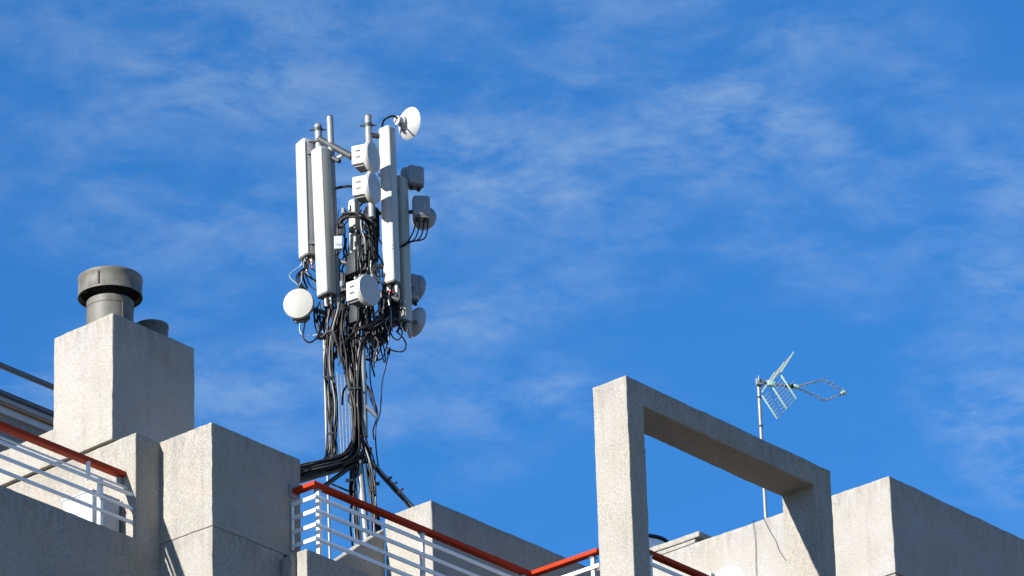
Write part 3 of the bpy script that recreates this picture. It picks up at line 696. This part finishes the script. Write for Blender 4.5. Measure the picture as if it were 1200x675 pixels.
# big arcs
bundle(3, [(396, 282, 0), (397, 268, .3), (401, 257, .5, 0, .6), (411, 252, .5, -.1, .9), (424, 254, .6, -.1, .9), (433, 264, .8), (437, 285, .9), (436, 320, 1)], 2.6, .019,
       'thick black cable arching from the junction box across the mast centre', 'arching cables', jit=.3, dep=.02, mats=(M_BLACK,))
bundle(2, [(393, 221, 0, .1), (402, 218.8, .5, .1), (413, 219, .5, .0), (424, 226, .5, 0)], 1.0, .016, 'short black cable bridging the pole and the lower drum antenna', 'bridging cables', jit=.1, mats=(M_BLACK,), dep=.02)
bundle(3, [(404, 402, 0, -.1), (412, 391, .6, -.15, .6), (424, 384, .8, -.2, .8), (437, 380, 1, -.2, 1), (450, 370, 1, -.1, 1)], 2, .013, 'grey-black cable curving across below the low drum antenna', 'curving cables', jit=.3, mats=(M_BLACK, M_CGREY))
bundle(2, [(372, 396, 0), (378, 395, .3, 0, .5), (386, 389, .6, -.1, .8), (392, 390, 1, -.1), (397, 400, 1), (404, 420, 1), (410, 450, 1)], 1.6, .017, 'grey cable crossing over the left cable bundle', 'crossing cables', jit=.2, mats=(M_CGREY,))
# loops below the cream drum at left
cable('jumper_cable', [(358, 374, 0), (356, 386, -.05), (355, 395, -.05), (361, 401, -.05), (368, 399, 0), (373, 391, .05), (378, 380, .1)], .011, M_CBLUE, 'dark blue cable loop hanging under the lowest left drum antenna', None)
cable('jumper_cable', [(352, 376, 0), (351, 386, 0), (355, 393, 0), (364, 393.5, 0), (374, 391.5, .05)], .005, M_MINT, 'thin green wire under the lowest left drum antenna', None)
for k, dx in enumerate((0, 3.5, 7)):
    cable('jumper_cable', [(368+dx, 366, .1), (369+dx, 380, .05), (372+dx, 390, .05), (379+dx, 396, .05), (386+dx, 405, 0), (388+dx, 420, 0)], .010, (M_CBLUE, M_BLACK, M_CGREY)[k],
          ('dark blue', 'black', 'grey')[k] + ' cable falling from behind the lowest left drum antenna', 'cables behind the left drum')
# four leads hanging from the right unit
for k in range(4):
    x = 484 + k*5.2
    cable('jumper_cable', [(x+2, 258, .2), (x+1.5, 268, .15), (x-4+k*.4, 280, .1), (474+k*1.5, 288 - k*1.5, .12), (468, 290, .15)], .009, M_BLACK, 'black lead looping from the dark unit at right edge back to the mast', 'leads of the right unit', .2)
# loops right of the mast bottom
L_ = 'dark cable loop hanging below the panels at lower right of mast'
for pts in ([(452, 385), (447, 405), (442, 416), (433, 421), (428, 420)], [(458, 386), (452, 408), (446, 420), (436, 423), (427, 421)], [(464, 388), (473, 396), (476, 405), (471, 412), (461, 411), (452, 407)],
            [(446, 400), (447, 412), (450, 424), (452, 420), (449, 404)], [(455, 385), (450, 395), (446, 399), (440, 410), (430, 418)], [(470, 384), (472, 392), (467, 398), (461, 396), (457, 390)]):
    cable('jumper_cable', [(p[0], p[1], .1) for p in pts], .009, random.choice((M_BLACK, M_CBLUE)), L_, 'cable loops at lower right', .4)
cable('jumper_cable', [(455.5, 413, .1), (452, 430, .1), (448, 448, .1), (446.5, 470, .05), (445, 485, .05), (441, 500, .05), (440, 520, .05), (442, 538, .05), (443.5, 546, .05)], .0085, M_CBLUE, 'long dark blue cable hanging free right of the mast down to the brace', None, .2)
cable('jumper_cable', [(433, 408, .05), (433.5, 430, .05), (434, 448, .05), (438, 468, 0), (442, 482, -.05), (440.5, 494, 0), (437, 504, 0), (438, 515, 0)], .0085, M_CBLUE, 'dark blue cable hanging between the pole and the step arm', None, .2)
for k in range(4):
    cable('jumper_cable', [(426+k*2, 446+k*2, .0), (432+k*1.5, 462, -.02), (437+k, 476, -.05), (440.5, 484, -.08)], .006, M_CBLUE, 'thin dark wire running down onto the step arm', 'wires on the step arm', .4)
MB_end = MB().rod(mp(455.8, 408, .1), mp(455.2, 415, .1), .022, 12).build('cable_end_box', M_BLACK); tag(MB_end, 'small black cable end box hanging at lower right of mast', 'box')
# tangle of jumpers
def tangle(n, x0, x1, y0, y1, label, group, d0=-.15, d1=.35, lean=0):
    for i in range(n):
        x = random.uniform(x0, x1); y = random.uniform(y0, y1); d = random.uniform(d0, d1); L = random.uniform(20, 48)
        dx = random.gauss(0, 7); s = random.choice((-1, 1))
        pts = [(x, y, d), (x + dx*.3 + s*random.uniform(0, 5), y + L*.3, d), (x + dx*.7 - s*random.uniform(0, 4), y + L*.65, d), (x + dx + lean, y + L, d)]
        mm = random.choice((M_BLACK,)*9 + (M_CGREY, M_CGREY, M_CONN))
        cable('jumper_cable', pts, .0055 if mm is M_CONN else random.choice((.007, .009, .011, .014)), mm, label, group, .8)
tangle(40, 419, 443, 236, 330, 'jumper cable in the tangle above the low drum antenna', 'upper cable tangle', d1=.3)
tangle(46, 386, 446, 300, 385, 'jumper cable deep in the mast behind the antennas', 'inner cable tangle', d0=.15, d1=.5)
tangle(24, 393, 446, 236, 300, 'jumper cable behind the short inner panel', 'back cable tangle', d0=.3, d1=.5)
tangle(50, 382, 446, 340, 400, 'jumper cable in the tangle below the antennas', 'lower cable tangle')
tangle(14, 446, 468, 328, 375, 'jumper cable dropping from the right-hand panel antennas', 'right panel jumpers', d0=-.05, d1=.2)
tangle(10, 352, 366, 298, 318, 'jumper cable dropping from the leftmost panel antenna', 'left panel jumpers', d0=.2, d1=.35, lean=14)
tangle(10, 370, 388, 345, 360, 'jumper cable dropping from the cream panel antenna', 'cream panel jumpers', d0=.0, d1=.2, lean=3)
tangle(14, 408, 430, 395, 470, 'loose jumper cable tied along the lower mast', 'lower mast jumpers', d0=-.1, d1=.3)
for o in bpy.data.objects:
    if '_root' in o: del o['_root']
